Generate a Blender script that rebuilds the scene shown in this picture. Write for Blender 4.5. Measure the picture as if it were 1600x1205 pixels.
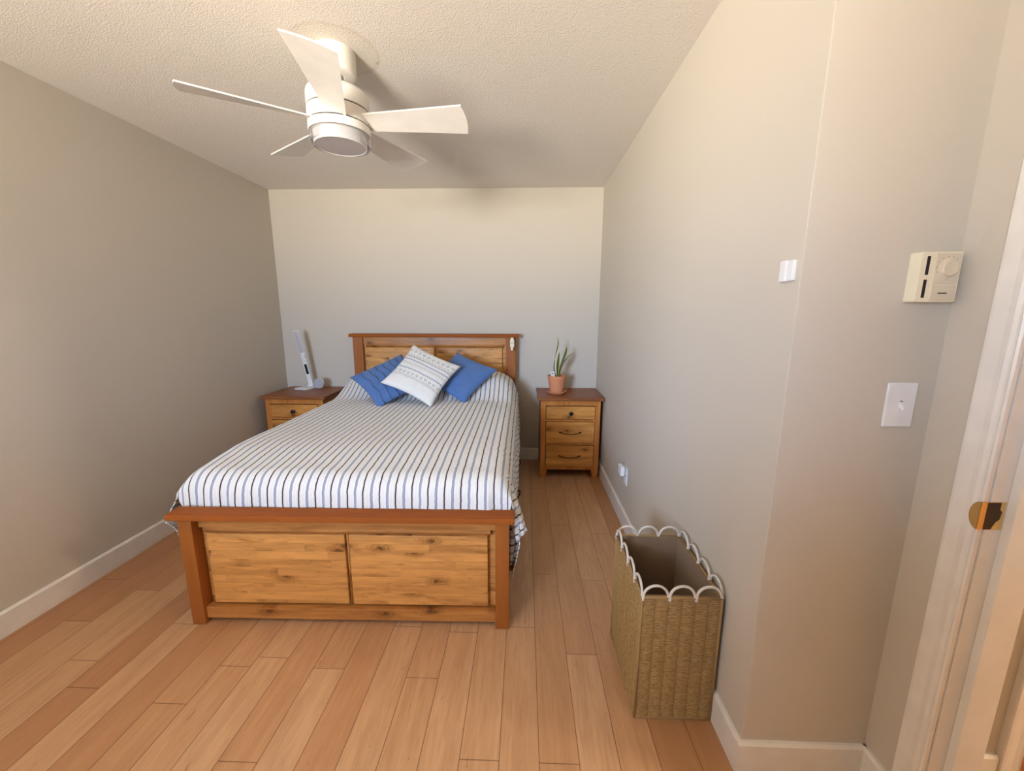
import bpy, bmesh, math, random
from mathutils import Vector, Matrix, noise
random.seed(7)
C = bpy.context.scene.collection
S = bpy.context.scene
PI = math.pi
for o in list(bpy.data.objects): bpy.data.objects.remove(o)

# ------------------------------------------------------------------ camera, world, lights, exposure
cam = bpy.data.cameras.new('camera'); cam_o = bpy.data.objects.new('camera', cam); C.objects.link(cam_o); S.camera = cam_o
def cam_setup(yaw, pitch, roll, h, f):
    cy, sy, cp, sp, cr, sr = math.cos(yaw), math.sin(yaw), math.cos(pitch), math.sin(pitch), math.cos(roll), math.sin(roll)
    fwd = Vector((sy*cp, cy*cp, sp)); r0 = Vector((cy, -sy, 0)); u0 = r0.cross(fwd)
    right = cr*r0 + sr*u0; up = -sr*r0 + cr*u0
    M = Matrix((right, up, -fwd)).transposed().to_4x4(); M.translation = Vector((0, 0, h))
    cam_o.matrix_world = M
    cam.sensor_fit = 'HORIZONTAL'; cam.sensor_width = 36.0; cam.lens = 36.0*f/1600.0
    cam.clip_start = 0.02
cam_setup(-0.03078, -0.18035, 0.00232, 1.3829, 619.07)

S.view_settings.view_transform = 'Standard'; S.view_settings.look = 'None'
S.view_settings.gamma = 1.0; S.view_settings.use_curve_mapping = False
S.view_settings.exposure = 0.10

# room measures
XL, XR, YB, YN, XD, ZC = -2.246, 0.667, 3.64, 1.012, 1.033, 2.44
YR = -1.40                         # rear wall, with the window
WX0, WX1, WZ0, WZ1 = -2.00, -1.14, 0.98, 2.04   # the window

W = bpy.data.worlds.new('world'); S.world = W; W.use_nodes = True
wn = W.node_tree; wn.nodes.clear()
wo = wn.nodes.new('ShaderNodeOutputWorld'); wb = wn.nodes.new('ShaderNodeBackground')
wt = wn.nodes.new('ShaderNodeTexCoord'); ws = wn.nodes.new('ShaderNodeSeparateXYZ'); wr = wn.nodes.new('ShaderNodeValToRGB')
wm = wn.nodes.new('ShaderNodeMapRange'); wm.inputs['From Min'].default_value = -1; wm.inputs['From Max'].default_value = 1
wn.links.new(wt.outputs['Generated'], ws.inputs[0]); wn.links.new(ws.outputs['Z'], wm.inputs['Value'])
wn.links.new(wm.outputs[0], wr.inputs[0])
# world brightness shaped by azimuth to favour the right wall and dim the alcove
wx = wn.nodes.new('ShaderNodeMapRange'); wx.inputs['From Min'].default_value = -1; wx.inputs['From Max'].default_value = 1
wz = wn.nodes.new('ShaderNodeValToRGB'); wn.links.new(ws.outputs['X'], wx.inputs['Value']); wn.links.new(wx.outputs[0], wz.inputs[0])
cz = wz.color_ramp; cz.elements[0].position = .10; cz.elements[0].color = (.42, .42, .42, 1); cz.elements[1].position = .56; cz.elements[1].color = (.44, .44, .44, 1)
for pos, v in ((.155, .52), (.19, .90), (.23, 1.0), (.34, .80), (.46, .60)):
    e = cz.elements.new(pos); e.color = (v, v, v, 1)
wv = wn.nodes.new('ShaderNodeVectorMath'); wv.operation = 'SCALE'
wn.links.new(wr.outputs[0], wv.inputs[0]); wn.links.new(wz.outputs[0], wv.inputs['Scale'])
wn.links.new(wv.outputs[0], wb.inputs['Color']); wn.links.new(wb.outputs[0], wo.inputs[0])
cr = wr.color_ramp       # position 0.5 is the horizon: sunlit ground below it, bright haze above, darker blue higher up
cr.elements[0].position = 0.0; cr.elements[0].color = (0.30, 0.22, 0.16, 1)
cr.elements[1].position = 1.0; cr.elements[1].color = (0.03, 0.05, 0.08, 1)
def el(deg): return .5+.5*math.sin(math.radians(deg))
for deg, col in ((-45, (0.42, 0.34, 0.27)), (-22, (1.12, 1.00, 0.87)), (-7, (0.96, 0.91, 0.82)), (1, (0.385, 0.49, 0.645)), (11, (0.345, 0.48, 0.71)), (20, (0.10, 0.125, 0.16)), (45, (0.06, 0.08, 0.11))):
    e = cr.elements.new(el(deg)); e.color = (*col, 1)
wb.inputs['Strength'].default_value = 174.0

def area_light(name, loc, rot, sx, sy, power, col, portal=False):
    l = bpy.data.lights.new(name, 'AREA'); l.shape = 'RECTANGLE'; l.size = sx; l.size_y = sy; l.energy = power; l.color = col
    o = bpy.data.objects.new(name, l); C.objects.link(o); o.location = loc; o.rotation_euler = rot
    if portal: l.cycles.is_portal = True
    return o
area_light('window_portal', ((WX0+WX1)/2, YR-0.10, (WZ0+WZ1)/2), (PI/2, 0, 0), WX1-WX0, WZ1-WZ0, 1, (1, 1, 1), portal=True)
def point_light(name, loc, power, col, radius=0.08):
    l = bpy.data.lights.new(name, 'POINT'); l.energy = power; l.color = col; l.shadow_soft_size = radius
    o = bpy.data.objects.new(name, l); C.objects.link(o); o.location = loc; return o
point_light('hall_lamp', (3.10, 0.26, 2.34), 115, (1.0, 0.78, 0.55), 0.09)
point_light('far_room_lamp', (1.95, 2.0, 2.2), 18, (1.0, 0.60, 0.30), 0.12)

# ------------------------------------------------------------------ mesh helpers
class MB:
    """collects shapes into one bmesh"""
    def __init__(s): s.bm = bmesh.new()
    def _merge(s, b, M=None, smooth=False):
        if M is not None: bmesh.ops.transform(b, matrix=M, verts=b.verts)
        if smooth:
            for f in b.faces: f.smooth = True
        me = bpy.data.meshes.new('tmp'); b.to_mesh(me); b.free(); s.bm.from_mesh(me); bpy.data.meshes.remove(me)
        return s
    def box(s, x0, x1, y0, y1, z0, z1, bev=0.0, seg=2, M=None):
        b = bmesh.new(); bmesh.ops.create_cube(b, size=1)
        for v in b.verts: v.co = Vector((x0+(v.co.x+.5)*(x1-x0), y0+(v.co.y+.5)*(y1-y0), z0+(v.co.z+.5)*(z1-z0)))
        if bev > 0: bmesh.ops.bevel(b, geom=b.edges[:], offset=bev, segments=seg, profile=.6, affect='EDGES')
        return s._merge(b, M)
    def prism(s, pts, d0, d1, axis='y', bev=0.0, M=None, seg=2):
        """extrude a closed 2D outline along an axis"""
        b = bmesh.new()
        def P(p, d):
            if axis == 'y': return Vector((p[0], d, p[1]))
            if axis == 'x': return Vector((d, p[0], p[1]))
            return Vector((p[0], p[1], d))
        a = [b.verts.new(P(p, d0)) for p in pts]; c = [b.verts.new(P(p, d1)) for p in pts]
        n = len(pts)
        b.faces.new(a); b.faces.new(c[::-1])
        for i in range(n): b.faces.new((a[(i+1) % n], a[i], c[i], c[(i+1) % n]))
        bmesh.ops.recalc_face_normals(b, faces=b.faces[:])
        if bev > 0: bmesh.ops.bevel(b, geom=b.edges[:], offset=bev, segments=seg, profile=.6, affect='EDGES')
        return s._merge(b, M)
    def lathe(s, prof, n=48, M=None, cx=0, cy=0, smooth=True):
        b = bmesh.new(); rings = []
        for r, z in prof:
            if r < 1e-6: rings.append([b.verts.new((cx, cy, z))]*n)
            else: rings.append([b.verts.new((cx+r*math.cos(2*PI*i/n), cy+r*math.sin(2*PI*i/n), z)) for i in range(n)])
        for k in range(len(rings)-1):
            A, B = rings[k], rings[k+1]
            for i in range(n):
                j = (i+1) % n
                vs = [A[i], A[j], B[j], B[i]]
                u = []
                for v in vs:
                    if v not in u: u.append(v)
                if len(u) > 2:
                    try: b.faces.new(u)
                    except ValueError: pass
        bmesh.ops.recalc_face_normals(b, faces=b.faces[:])
        if smooth:
            for e in b.edges:
                if len(e.link_faces) == 2 and e.calc_face_angle() > .6: e.smooth = False
        return s._merge(b, M, smooth)
    def tube(s, path, r, n=10, closed=False, caps=True, M=None):
        b = bmesh.new(); path = [Vector(p) for p in path]; N = len(path); rings = []
        rr = r if callable(r) else (lambda t: r)
        up = None
        for i, p in enumerate(path):
            if closed: t = path[(i+1) % N]-path[i-1]
            else: t = path[min(i+1, N-1)]-path[max(i-1, 0)]
            t.normalize()
            if up is None: up = Vector((0, 0, 1)) if abs(t.z) < .9 else Vector((1, 0, 0))
            a = t.cross(up)
            if a.length < 1e-5: a = t.cross(Vector((1, 0.3, 0)))
            a.normalize(); c = a.cross(t).normalized(); up = c
            R_ = rr(i/max(1, N-1))
            rings.append([b.verts.new(p+a*R_*math.cos(2*PI*k/n)+c*R_*math.sin(2*PI*k/n)) for k in range(n)])
        for i in range(N if closed else N-1):
            A, B = rings[i], rings[(i+1) % N]
            for k in range(n): b.faces.new((A[k], A[(k+1) % n], B[(k+1) % n], B[k]))
        if caps and not closed: b.faces.new(rings[0][::-1]); b.faces.new(rings[-1])
        bmesh.ops.recalc_face_normals(b, faces=b.faces[:])
        return s._merge(b, M, True)
    def grid(s, fn, nu, nv, uvfn=None, smooth=True, closed_u=False, M=None):
        b = bmesh.new(); uvl = b.loops.layers.uv.new('UVMap')
        V = [[b.verts.new(fn(i/nu, j/nv)) for j in range(nv+1)] for i in range(nu+1)]
        for i in range(nu):
            for j in range(nv):
                f = b.faces.new((V[i][j], V[i+1][j], V[i+1][j+1], V[i][j+1]))
                for l, (a, c) in zip(f.loops, ((i, j), (i+1, j), (i+1, j+1), (i, j+1))):
                    l[uvl].uv = uvfn(a/nu, c/nv) if uvfn else (a/nu, c/nv)
        return s._merge(b, M, smooth)
    def ball(s, c, rx, ry=None, rz=None, seg=20, M=None):
        b = bmesh.new(); bmesh.ops.create_uvsphere(b, u_segments=seg, v_segments=seg//2+2, radius=1)
        ry = ry or rx; rz = rz or rx
        for v in b.verts: v.co = Vector((c[0]+v.co.x*rx, c[1]+v.co.y*ry, c[2]+v.co.z*rz))
        return s._merge(b, M, True)
    def build(s, name, mat, parent=None, loc=None, rotz=0.0, weld=False):
        if weld: bmesh.ops.remove_doubles(s.bm, verts=s.bm.verts, dist=1e-5)
        me = bpy.data.meshes.new(name); s.bm.to_mesh(me); s.bm.free()
        me.materials.append(mat)
        o = bpy.data.objects.new(name, me); C.objects.link(o)
        if loc: o.location = loc
        o.rotation_euler.z = rotz
        if parent is not None: o.parent = parent
        return o

def tag(o, label=None, cat=None, group=None, kind=None):
    if label: o['label'] = label
    if cat: o['category'] = cat
    if group: o['group'] = group
    if kind: o['kind'] = kind
    return o
def thing(name, label, cat, loc=(0, 0, 0), rotz=0.0, group=None):
    o = bpy.data.objects.new(name, None); C.objects.link(o); o.empty_display_size = .05
    o.location = loc; o.rotation_euler.z = rotz
    return tag(o, label, cat, group)
def struct(o, label=None): return tag(o, label, kind='structure')
def cut_boxes(mb, x0, x1, z0, z1, y0, y1, hx0, hx1, hz0, hz1, axis='y'):
    """a wall slab with one rectangular opening"""
    def bx(a0, a1, c0, c1):
        if a1-a0 < 1e-6 or c1-c0 < 1e-6: return
        if axis == 'y': mb.box(a0, a1, y0, y1, c0, c1)
        else: mb.box(y0, y1, a0, a1, c0, c1)
    bx(x0, hx0, z0, z1); bx(hx1, x1, z0, z1); bx(hx0, hx1, z0, hz0); bx(hx0, hx1, hz1, z1)

# ------------------------------------------------------------------ node helpers
class NT:
    def __init__(s, name):
        s.m = bpy.data.materials.new(name); s.m.use_nodes = True; s.t = s.m.node_tree; s.t.nodes.clear()
        s.out = s.t.nodes.new('ShaderNodeOutputMaterial')
    def n(s, typ, **kw):
        nd = s.t.nodes.new('ShaderNode'+typ)
        for k, v in kw.items(): setattr(nd, k, v)
        return nd
    def set(s, sock, v):
        if isinstance(v, bpy.types.NodeSocket): s.t.links.new(v, sock)
        elif isinstance(v, (tuple, list)) and len(v) == 3 and sock.type == 'RGBA': sock.default_value = (*v, 1)
        else: sock.default_value = v
    def math(s, op, a, b=0.0, c=0.0, clamp=False):
        nd = s.n('Math', operation=op, use_clamp=clamp)
        s.set(nd.inputs[0], a); s.set(nd.inputs[1], b); s.set(nd.inputs[2], c)
        return nd.outputs[0]
    def mix(s, f, a, b, blend='MIX'):
        nd = s.n('Mix', data_type='RGBA', blend_type=blend)
        s.set(nd.inputs[0], f); s.set(nd.inputs[6], a); s.set(nd.inputs[7], b); return nd.outputs[2]
    def coord(s, which='Object'): return s.n('TexCoord').outputs[which]
    def sep(s, v): nd = s.n('SeparateXYZ'); s.set(nd.inputs[0], v); return nd.outputs
    def comb(s, x, y, z):
        nd = s.n('CombineXYZ')
        for i, v in enumerate((x, y, z)): s.set(nd.inputs[i], v)
        return nd.outputs[0]
    def mapping(s, v, scale=(1, 1, 1), loc=(0, 0, 0), rot=(0, 0, 0)):
        nd = s.n('Mapping'); s.set(nd.inputs[0], v); nd.inputs['Scale'].default_value = scale; nd.inputs['Location'].default_value = loc; nd.inputs['Rotation'].default_value = rot
        return nd.outputs[0]
    def noise(s, v, scale=5, detail=3, rough=.5, dist=0.0, out=0, w=None):
        nd = s.n('TexNoise'); s.set(nd.inputs['Vector'], v); nd.inputs['Scale'].default_value = scale
        nd.inputs['Detail'].default_value = detail; nd.inputs['Roughness'].default_value = rough; nd.inputs['Distortion'].default_value = dist
        return nd.outputs[out]
    def white(s, v, dims='3D'):
        nd = s.n('TexWhiteNoise', noise_dimensions=dims)
        s.set(nd.inputs['W' if dims == '1D' else 'Vector'], v); return nd.outputs['Value']
    def ramp(s, f, pts):
        nd = s.n('ValToRGB'); s.set(nd.inputs[0], f); cr = nd.color_ramp
        while len(cr.elements) > len(pts): cr.elements.remove(cr.elements[-1])
        while len(cr.elements) < len(pts): cr.elements.new(1.0)
        for e, (p, c) in zip(cr.elements, pts): e.position = p; e.color = (*c, 1) if isinstance(c, tuple) else (c, c, c, 1)
        return nd.outputs[0]
    def smooth(s, v, a, b, lo=0.0, hi=1.0):
        nd = s.n('MapRange', interpolation_type='SMOOTHSTEP'); s.set(nd.inputs['Value'], v)
        s.set(nd.inputs['From Min'], a); s.set(nd.inputs['From Max'], b); s.set(nd.inputs['To Min'], lo); s.set(nd.inputs['To Max'], hi)
        return nd.outputs[0]
    def bump(s, h, strength=.3, dist=.001, normal=None):
        nd = s.n('Bump'); nd.inputs['Strength'].default_value = strength; nd.inputs['Distance'].default_value = dist; s.set(nd.inputs['Height'], h)
        if normal is not None: s.set(nd.inputs['Normal'], normal)
        return nd.outputs[0]
    def bsdf(s, col, rough=.5, normal=None, metal=0.0, spec=.5, coat=0.0, sheen=0.0, trans=0.0):
        nd = s.n('BsdfPrincipled'); s.set(nd.inputs['Base Color'], col); s.set(nd.inputs['Roughness'], rough)
        s.set(nd.inputs['Metallic'], metal); nd.inputs['Specular IOR Level'].default_value = spec
        nd.inputs['Coat Weight'].default_value = coat; nd.inputs['Sheen Weight'].default_value = sheen
        nd.inputs['Transmission Weight'].default_value = trans
        if normal is not None: s.set(nd.inputs['Normal'], normal)
        s.t.links.new(nd.outputs[0], s.out.inputs[0]); return s.m

def plain(name, col, rough=.5, metal=0.0, spec=.5, bump=0.0, bscale=200, coat=0.0):
    t = NT(name); nrm = None
    c = t.coord()
    v = t.noise(c, 14, 2)
    colr = t.mix(t.smooth(v, .3, .7), tuple(x*.97 for x in col), tuple(min(1, x*1.03) for x in col))
    if bump: nrm = t.bump(t.noise(c, bscale, 2), bump, .001)
    return t.bsdf(colr, rough, nrm, metal, spec, coat)

M = {}
def wall_paint(name, col):
    t = NT(name); c = t.coord()
    n = t.bump(t.noise(c, 260, 3), .10, .001)
    return t.bsdf(t.mix(t.noise(c, 1.2, 2), tuple(x*.985 for x in col), tuple(x*1.015 for x in col)), .62, n, spec=.35)
M['wall'] = wall_paint('greige_wall_paint', (0.590, 0.540, 0.462))
M['trim'] = plain('white_trim_paint', (0.80, 0.77, 0.72), .32, bump=.03, bscale=60)
M['white_plastic'] = plain('white_plastic', (0.80, 0.80, 0.80), .35)
M['almond_plastic'] = plain('almond_plastic', (0.80, 0.74, 0.56), .4)
M['almond_face'] = plain('almond_face_plastic', (0.70, 0.61, 0.47), .45)
M['fan_white'] = plain('fan_white_enamel', (0.80, 0.77, 0.71), .38)
M['black_metal'] = plain('black_metal', (0.010, 0.009, 0.009), .35, metal=.6)
M['dark_gap'] = plain('dark_gap', (0.012, 0.010, 0.009), .8)
M['print'] = plain('dark_print', (0.12, 0.11, 0.10), .6)
M['terracotta'] = plain('terracotta_clay', (0.66, 0.27, 0.13), .75, bump=.12, bscale=90)
M['soil'] = plain('potting_soil', (0.018, 0.012, 0.008), .95, bump=.9, bscale=150)
M['steel'] = plain('screw_steel', (0.5, 0.5, 0.5), .35, metal=.9)

# ceiling: stippled plaster with a faint round stain about the fan canopy
def ceiling_mat():
    t = NT('stippled_ceiling'); c = t.coord(); x, y, z = t.sep(c)
    a = t.noise(c, 175, 2, .5); b = t.noise(c, 90, 2, .5)
    h = t.math('ADD', t.smooth(a, .45, .68), t.math('MULTIPLY', t.smooth(b, .45, .75), .5))
    n = t.bump(h, .34, .0024)
    col = t.mix(t.noise(c, 1.3, 2), (0.745, 0.700, 0.635), (0.775, 0.730, 0.665))
    dx = t.math('SUBTRACT', x, -.785); dy = t.math('SUBTRACT', y, 1.825)
    r = t.math('SQRT', t.math('ADD', t.math('MULTIPLY', dx, dx), t.math('MULTIPLY', dy, dy)))
    r = t.math('ADD', r, t.math('MULTIPLY', t.math('SUBTRACT', t.noise(c, 9, 2), .5), .02))
    inside = t.smooth(r, .178, .165)
    ring = t.math('MULTIPLY', t.smooth(r, .181, .169), t.smooth(r, .150, .167))
    col = t.mix(t.math('MULTIPLY', inside, .16), col, (0.58, 0.50, 0.36)); col = t.mix(t.math('MULTIPLY', ring, .20), col, (0.50, 0.40, 0.26))
    ddx = t.math('SUBTRACT', x, -.640); ddy = t.math('SUBTRACT', y, 1.905)
    rd = t.math('SQRT', t.math('ADD', t.math('MULTIPLY', ddx, ddx), t.math('MULTIPLY', ddy, ddy)))
    col = t.mix(t.math('MULTIPLY', t.smooth(rd, .010, .003), .5), col, (0.25, 0.18, 0.10))
    return t.bsdf(col, .85, n, spec=.2)
M['ceiling'] = ceiling_mat()

# floor boards: colour read from per-plank attributes
def floor_mat(name='maple_floor_boards', warm=1.0):
    t = NT(name)
    at = t.n('Attribute', attribute_name='tone'); tone = at.outputs['Fac']
    ar = t.n('Attribute', attribute_name='red'); red = ar.outputs['Fac']
    c = t.coord(); x, y, z = t.sep(c)
    off = t.math('MULTIPLY', tone, 37.0)
    v = t.comb(t.math('MULTIPLY', t.math('ADD', x, off), 1.0), t.math('MULTIPLY', t.math('ADD', y, t.math('MULTIPLY', red, 23.0)), .09), off)
    g1 = t.noise(v, 26, 5, .6, .6); g2 = t.noise(v, 95, 4, .6, .3)
    v3 = t.comb(t.math('ADD', x, off), t.math('MULTIPLY', y, .22), off); fl = t.noise(v3, 42, 3, .6)
    base = t.ramp(tone, [(0.0, (0.400, 0.205, 0.100)), (.35, (0.530, 0.300, 0.148)), (.7, (0.610, 0.365, 0.196)), (1.0, (0.665, 0.420, 0.240))])
    base = t.mix(t.math('MULTIPLY', red, .55), base, (0.49, 0.215, 0.092))
    col = t.mix(t.smooth(g1, .25, .75, .32, 0.0), base, (0.30, 0.135, 0.055))
    col = t.mix(t.smooth(g2, .40, .75, 0.0, .26), col, (0.33, 0.150, 0.065))
    v4 = t.comb(t.math('ADD', x, off), t.math('MULTIPLY', y, .35), off); f2 = t.math('MULTIPLY', t.smooth(t.noise(v4, 120, 2, .5), .66, .76), t.smooth(t.noise(v4, 7, 2), .48, .62))
    col = t.mix(t.math('MULTIPLY', f2, .55), col, (0.17, 0.062, 0.022))
    col = t.mix(t.smooth(fl, .66, .78, 0.0, .45), col, (0.22, 0.085, 0.032))
    uv = t.coord('UV'); ux, uy, _ = t.sep(uv)      # metres from the plank edge are stored in the UV map
    ex = t.math('MINIMUM', ux, t.math('SUBTRACT', .1258, ux)); at3 = t.n('Attribute', attribute_name='plen')
    ey = t.math('MINIMUM', uy, t.math('SUBTRACT', at3.outputs['Fac'], uy)); e = t.math('MINIMUM', ex, ey)
    col = t.mix(t.smooth(e, .0006, .0020, .72, 0.0), col, (0.085, 0.030, 0.012))
    n = t.bump(t.smooth(e, 0.0, .0022), .5, .0010); n = t.bump(g2, .05, .001, n)
    rough = t.smooth(g1, .2, .8, .34, .44)
    return t.bsdf(col, rough, n, spec=.42)
M['floor'] = floor_mat()

# stained pine; grain axis and board direction in the object's own space
def pine(name, base, dark, grain='x', board=None, knots=.5, rough=.34, contrast=1.0, seed=0.0, spec=.28, board_axis='z'):
    t = NT(name); c = t.coord(); x, y, z = t.sep(c)
    ax = {'x': x, 'y': y, 'z': z}
    g = ax[grain]; others = [k for k in 'xyz' if k != grain]
    if board:
        b = t.math('DIVIDE', ax[board_axis], board); bi = t.math('FLOOR', t.math('ADD', b, seed*3.3)); rb = t.white(bi, '1D')
        # lengthwise pieces inside each strip
        gl = t.math('ADD', g, t.math('MULTIPLY', rb, 1.7)); pi_ = t.math('FLOOR', t.math('DIVIDE', gl, .55))
        rp = t.white(t.comb(bi, pi_, seed), '3D')
        offs = t.math('MULTIPLY', rp, 9.0)
    else: rb = None; rp = None; offs = seed*5.0
    lon = t.math('MULTIPLY', t.math('ADD', g, offs), .10)
    v = t.comb(lon, t.math('ADD', ax[others[0]], offs), t.math('ADD', ax[others[1]], offs))
    n1 = t.noise(v, 17, 4, .6, .8); n2 = t.noise(v, 85, 4, .65, .4)
    col = t.mix(t.smooth(n1, .30, .72, 0.0, .62*contrast), base, dark)
    col = t.mix(t.smooth(n2, .40, .75, 0.0, .30*contrast), col, dark)
    if rp is not None:
        col = t.mix(t.smooth(rp, .0, 1.0, 0.0, .18*contrast), col, tuple(min(1, k*1.4) for k in base))
        sm = t.noise(t.comb(t.math('MULTIPLY', t.math('ADD', g, offs), .30), ax[board_axis], offs), 24, 3, .55, .5)
        col = t.mix(t.smooth(sm, .56, .70, 0.0, .50*contrast), col, dark)
        fr = t.math('FRACT', t.math('ADD', b, seed*3.3)); ee = t.math('MINIMUM', fr, t.math('SUBTRACT', 1.0, fr))
        col = t.mix(t.smooth(ee, 0.0, .03, .35, 0.0), col, dark)
    if knots > 0:
        kv = t.comb(t.math('MULTIPLY', t.math('ADD', g, offs), .50), ax[board_axis], 0.0)
        vo = t.n('TexVoronoi', voronoi_dimensions='2D'); t.set(vo.inputs['Vector'], kv); vo.inputs['Scale'].default_value = 11.0; vo.inputs['Randomness'].default_value = 1.0
        d = vo.outputs['Distance']; sel = t.math('GREATER_THAN', t.sep(vo.outputs['Color'])[0], 1.0-knots)
        wob = t.math('ADD', d, t.math('MULTIPLY', t.math('SUBTRACT', t.noise(c, 55, 3), .5), .26))
        halo = t.math('MULTIPLY', t.smooth(wob, .42, .10), sel)
        ring = t.math('SINE', t.math('MULTIPLY', wob, 70.0))
        core = t.math('MULTIPLY', t.smooth(wob, .12, .05), sel)
        col = t.mix(t.math('MULTIPLY', halo, t.smooth(ring, -1, 1, .35, .75)), col, dark)
        col = t.mix(t.math('MULTIPLY', core, .75), col, tuple(k*.35 for k in dark))
    nrm = t.bump(n2, .08, .001)
    return t.bsdf(col, rough, nrm, spec=spec)
PB, PD = (0.430, 0.170, 0.040), (0.175, 0.050, 0.010)
M['pine_x'] = pine('stained_pine_rail', (0.570, 0.255, 0.070), (0.190, 0.060, 0.011), 'x', None, .40)
M['pine_panel'] = pine('stained_pine_panel_boards', (0.740, 0.365, 0.108), (0.220, 0.080, 0.016), 'x', .040, .34, seed=1.0, contrast=.85)
M['pine_post'] = pine('stained_pine_post', (0.370, 0.122, 0.025), (0.230, 0.066, 0.012), 'z', None, 0, contrast=.6, seed=2)
M['pine_cap'] = pine('stained_pine_cap', (0.350, 0.098, 0.020), (0.190, 0.058, 0.014), 'x', None, 0, contrast=.7, seed=3, rough=.42, spec=.04)
M['ns_front'] = pine('nightstand_front_pine', (0.740, 0.345, 0.088), (0.260, 0.085, 0.017), 'x', None, .30, seed=4)
M['ns_frame'] = pine('nightstand_frame_pine', (0.600, 0.245, 0.054), (0.290, 0.048, 0.010), 'z', None, 0, seed=5, contrast=.8)
M['ns_top'] = pine('nightstand_top_pine', (0.300, 0.110, 0.040), (0.150, 0.046, 0.017), 'x', .09, 0, seed=6, board_axis='y', contrast=.8, rough=.34, spec=.14)

# striped seersucker bedspread; UV.x is metres across the cloth
def spread_mat():
    t = NT('striped_bedspread_cotton'); uv = t.coord('UV'); c = t.coord()
    u, v, _ = t.sep(uv)
    wob = t.math('MULTIPLY', t.math('SUBTRACT', t.noise(t.comb(t.math('MULTIPLY', u, 2.0), t.math('MULTIPLY', v, 9.0), 0.0), 4.0, 3), .5), .006)
    uu = t.math('ADD', u, wob)
    P = .0709
    ph = t.math('FRACT', t.math('DIVIDE', t.math('ADD', uu, 10*P), P))       # 0 .. 1, black stripe at 0
    m = t.math('MULTIPLY', t.math('MINIMUM', ph, t.math('SUBTRACT', 1.0, ph)), P)   # metres from the black stripe
    bl = t.math('ABSOLUTE', t.math('SUBTRACT', ph, .5)); bm_ = t.math('MULTIPLY', bl, P)
    col = t.mix(t.noise(c, 7, 2), (0.780, 0.770, 0.745), (0.810, 0.800, 0.775))
    beige = t.math('MULTIPLY', t.smooth(t.math('ABSOLUTE', t.math('SUBTRACT', m, .0075)), .0020, .0012), .30)
    col = t.mix(beige, col, (0.60, 0.53, 0.42))
    faint = t.math('MULTIPLY', t.smooth(t.math('ABSOLUTE', t.math('SUBTRACT', m, .0180)), .0034, .0026), .12)
    col = t.mix(faint, col, (0.45, 0.48, 0.52))
    blue = t.smooth(t.math('ABSOLUTE', t.math('SUBTRACT', bm_, .0038)), .0016, .0010)
    blue2 = t.smooth(bm_, .0014, .0009)
    band = t.smooth(bm_, .0062, .0052)
    col = t.mix(t.math('MULTIPLY', band, .35), col, (0.34, 0.42, 0.56))
    col = t.mix(t.math('MULTIPLY', t.math('MAXIMUM', blue, blue2), .88), col, (0.085, 0.130, 0.240))
    col = t.mix(t.math('MULTIPLY', t.smooth(m, .0036, .0029), .97), col, (0.022, 0.022, 0.028))
    nz = t.noise(t.comb(t.math('MULTIPLY', u, 1.0), t.math('MULTIPLY', v, 3.0), 0.0), 60, 3, .6)
    wv = t.noise(c, 420, 2)
    n = t.bump(nz, .35, .0035); n = t.bump(wv, .25, .0006, n)
    return t.bsdf(col, .86, n, spec=.15, sheen=.2)
M['spread'] = spread_mat()

def fabric(name, col, rough=.9, fine=500, fold=.25):
    t = NT(name); c = t.coord()
    k = t.mix(t.noise(c, 9, 3), tuple(x*.94 for x in col), tuple(x*1.06 for x in col))
    k = t.mix(t.smooth(t.noise(c, fine, 2), .4, .7, 0.0, .12), k, tuple(x*.7 for x in col))
    n = t.bump(t.noise(c, fine, 2), .25, .0006); n = t.bump(t.noise(c, 16, 3), fold, .006, n)
    return t.bsdf(k, rough, n, spec=.15, sheen=.15)
BLUE = (0.095, 0.190, 0.435)
M['blue_cotton'] = fabric('blue_cotton', BLUE)
M['mattress'] = fabric('mattress_ticking', (0.72, 0.70, 0.66))
def pleat_mat():
    t = NT('blue_pleated_cotton'); uv = t.coord('UV'); u, v, _ = t.sep(uv); c = t.coord()
    k = t.mix(t.noise(c, 9, 3), tuple(x*.94 for x in BLUE), tuple(x*1.06 for x in BLUE))
    w = t.math('ADD', t.math('MULTIPLY', u, 7.4), t.math('MULTIPLY', t.math('SINE', t.math('MULTIPLY', v, 19.0)), .10))
    f = t.math('FRACT', w); row = t.math('FLOOR', w)
    d = t.math('MINIMUM', f, t.math('SUBTRACT', 1.0, f))
    seg = t.smooth(t.math('SINE', t.math('ADD', t.math('MULTIPLY', v, 19.0), t.math('MULTIPLY', row, 2.0))), -.35, .1)
    ln = t.math('MULTIPLY', t.smooth(d, .055, .012), seg)
    k = t.mix(t.math('MULTIPLY', ln, .75), k, (0.018, 0.045, 0.14))
    n = t.bump(t.math('SUBTRACT', t.smooth(d, 0.0, .22), t.math('MULTIPLY', ln, .5)), .9, .006); n = t.bump(t.noise(c, 500, 2), .25, .0006, n)
    return t.bsdf(k, .9, n, spec=.15, sheen=.15)
M['blue_pleat'] = pleat_mat()
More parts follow.
